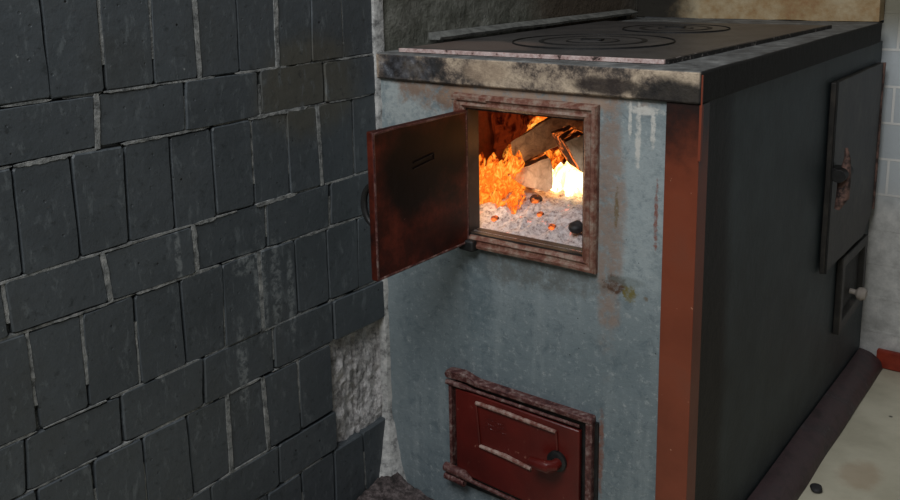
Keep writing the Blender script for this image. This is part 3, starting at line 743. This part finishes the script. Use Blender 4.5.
log('firewood', [a_(511, 142, .15), a_(545, 121, .18), a_(562, 113, .20), a_(583, 121, .21), a_(584, 135, .20), a_(552, 149, .17), a_(522, 163, .15), a_(512, 155, .15)], (.01, .06, .02), [WD, CH], 'greyish brown thick log lying slanted across the top of the fire', 5, .003)
log('firewood', [a_(565, 142, .08), a_(584, 134, .08), a_(592, 138, .08), a_(590, 174, .08), a_(581, 172, .08)], (-.062, .06, .0), [WE, CH], 'upright leaning log with a pale face at the right side of the fire', 9, .0015)
# coals
def coal(u, v, y, r, mat, label, grp=None, seed=0, sq=.7):
    bm = new(); bmesh.ops.create_icosphere(bm, subdivisions=3, radius=r)
    p = a_(u, v, y)
    if mat is EM: p.z = ash_z(p.x, p.y) + r * .35
    for q in bm.verts:
        q.co.z *= sq; q.co *= 1 + .35 * noise.noise(q.co / r * 1.1 + Vector((seed, 3, 1)))
    bmesh.ops.translate(bm, verts=bm.verts, vec=p)
    o = obj('coal', bm, mat, origin=p - Vector((0, 0, r * .5))); tag(o, label, 'coal', grp)
    return o
coal(576, 227, .045, .013, CC, 'black charred coal on the ash at the right of the opening', seed=2)
coal(535.5, 199, .13, .011, CH, 'dark brown coal under the pale triangular log', seed=4)
coal(540, 216, .09, .006, EM, 'small glowing ember in the middle of the ash', seed=5)
coal(552, 232, .06, .007, EM, 'larger glowing ember at the front right of the ash', seed=6)
coal(495, 233, .06, .007, EM, 'glowing ember at the front left of the ash', seed=7)
bm = new(); bmesh.ops.create_icosphere(bm, subdivisions=3, radius=.011); p = at(816, 488, 2, .007)
for q in bm.verts: q.co.z *= .65; q.co *= 1 + .3 * noise.noise(q.co * 90)
bmesh.ops.translate(bm, verts=bm.verts, vec=p); o = obj('coal', bm, CC, origin=(p.x, p.y, 0)); tag(o, 'small black coal dropped on the cream floor beside the kerb', 'coal')

# flames
rf = random.Random(11)
def tongue(bm, base, top, r, bend, mi):
    base, top = Vector(base), Vector(top); n, seg = 12, 12; rings = []
    ax = (top - base); side = Vector((rf.uniform(-1, 1), rf.uniform(-1, 1), 0)) * bend; ph = rf.uniform(0, 9)
    for i in range(n + 1):
        t = i / n; c = base + ax * t + side * math.sin(t * math.pi * 1.4 + .3)
        rad = r * max(.02, (math.sin(math.pi * min(1, (t + .12) * .62)) ** .8) * (1 - t) ** .55 * 1.25)
        rings.append([bm.verts.new(c + Vector((math.cos(2 * math.pi * k / seg), math.sin(2 * math.pi * k / seg), 0)) * rad * (1 + .45 * noise.noise(Vector((k * .8, t * 4, ph)))) ) for k in range(seg)])
    for i in range(n):
        for k in range(seg):
            f = bm.faces.new((rings[i][k], rings[i][(k + 1) % seg], rings[i + 1][(k + 1) % seg], rings[i + 1][k])); f.material_index = mi
    for R in (rings[0], rings[-1][::-1]): bm.faces.new(R).material_index = mi
bm = new()
for i in range(80):    # orange mass at the left
    u = rf.uniform(470, 515); v = rf.uniform(188, 236); y = rf.uniform(.08, .26)
    b = a_(u, v, y); tongue(bm, b, b + Vector((rf.uniform(-.005, .035), rf.uniform(-.01, .03), rf.uniform(.03, .095))), rf.uniform(.009, .018), .008, 0)
for i in range(10):
    u = rf.uniform(505, 535); v = rf.uniform(188, 200); b = a_(u, v, rf.uniform(.2, .34)); tongue(bm, b, b + Vector((.01, .0, rf.uniform(.03, .07))), rf.uniform(.014, .02), .006, 0)
for i in range(20):    # white-hot heart behind the logs
    u = rf.uniform(553, 592); v = rf.uniform(192, 207); b = a_(u, v, rf.uniform(.17, .3)); tongue(bm, b, b + Vector((rf.uniform(-.01, .01), .0, rf.uniform(.035, .075))), rf.uniform(.013, .02), .004, 1)
for i in range(5):
    u = rf.uniform(525, 555); v = rf.uniform(199, 203); b = a_(u, v, rf.uniform(.2, .3)); tongue(bm, b, b + Vector((0, 0, .02)), .012, .004, 1)
for i in range(14):
    u = rf.uniform(505, 560); v = rf.uniform(158, 176); b = a_(u, v, rf.uniform(.27, .36)); tongue(bm, b, b + Vector((.01, 0, rf.uniform(.03, .06))), rf.uniform(.012, .018), .006, 0)
for i in range(9):     # flames licking over the top log
    u = rf.uniform(528, 556); v = rf.uniform(126, 138); b = a_(u, v, rf.uniform(.24, .34)); tongue(bm, b, b + Vector((.02, 0, rf.uniform(.03, .05))), rf.uniform(.012, .018), .006, 0)
for i in range(5):
    u = rf.uniform(574, 592); v = rf.uniform(134, 142); b = a_(u, v, rf.uniform(.24, .3)); tongue(bm, b, b + Vector((.01, 0, .04)), .013, .006, 0)
for i in range(30):    # dim red veil at the back
    u = rf.uniform(462, 590); v = rf.uniform(125, 200); b = a_(u, v, rf.uniform(.28, .38)); tongue(bm, b, b + Vector((.0, 0, rf.uniform(.06, .1))), rf.uniform(.02, .03), .008, 2)
for v in bm.verts:
    v.co.x = min(max(v.co.x, .045), .497); v.co.y = min(max(v.co.y, .06), .443); v.co.z = min(v.co.z, .745)
o = obj('flames', bm, [FO, FY, FR], origin=(.25, .2, .55)); tag(o, 'orange and yellow flames rising round the logs in the firebox', 'fire', kind='stuff')

for ob in bpy.data.objects:
    if '_o' in ob.keys(): del ob['_o']
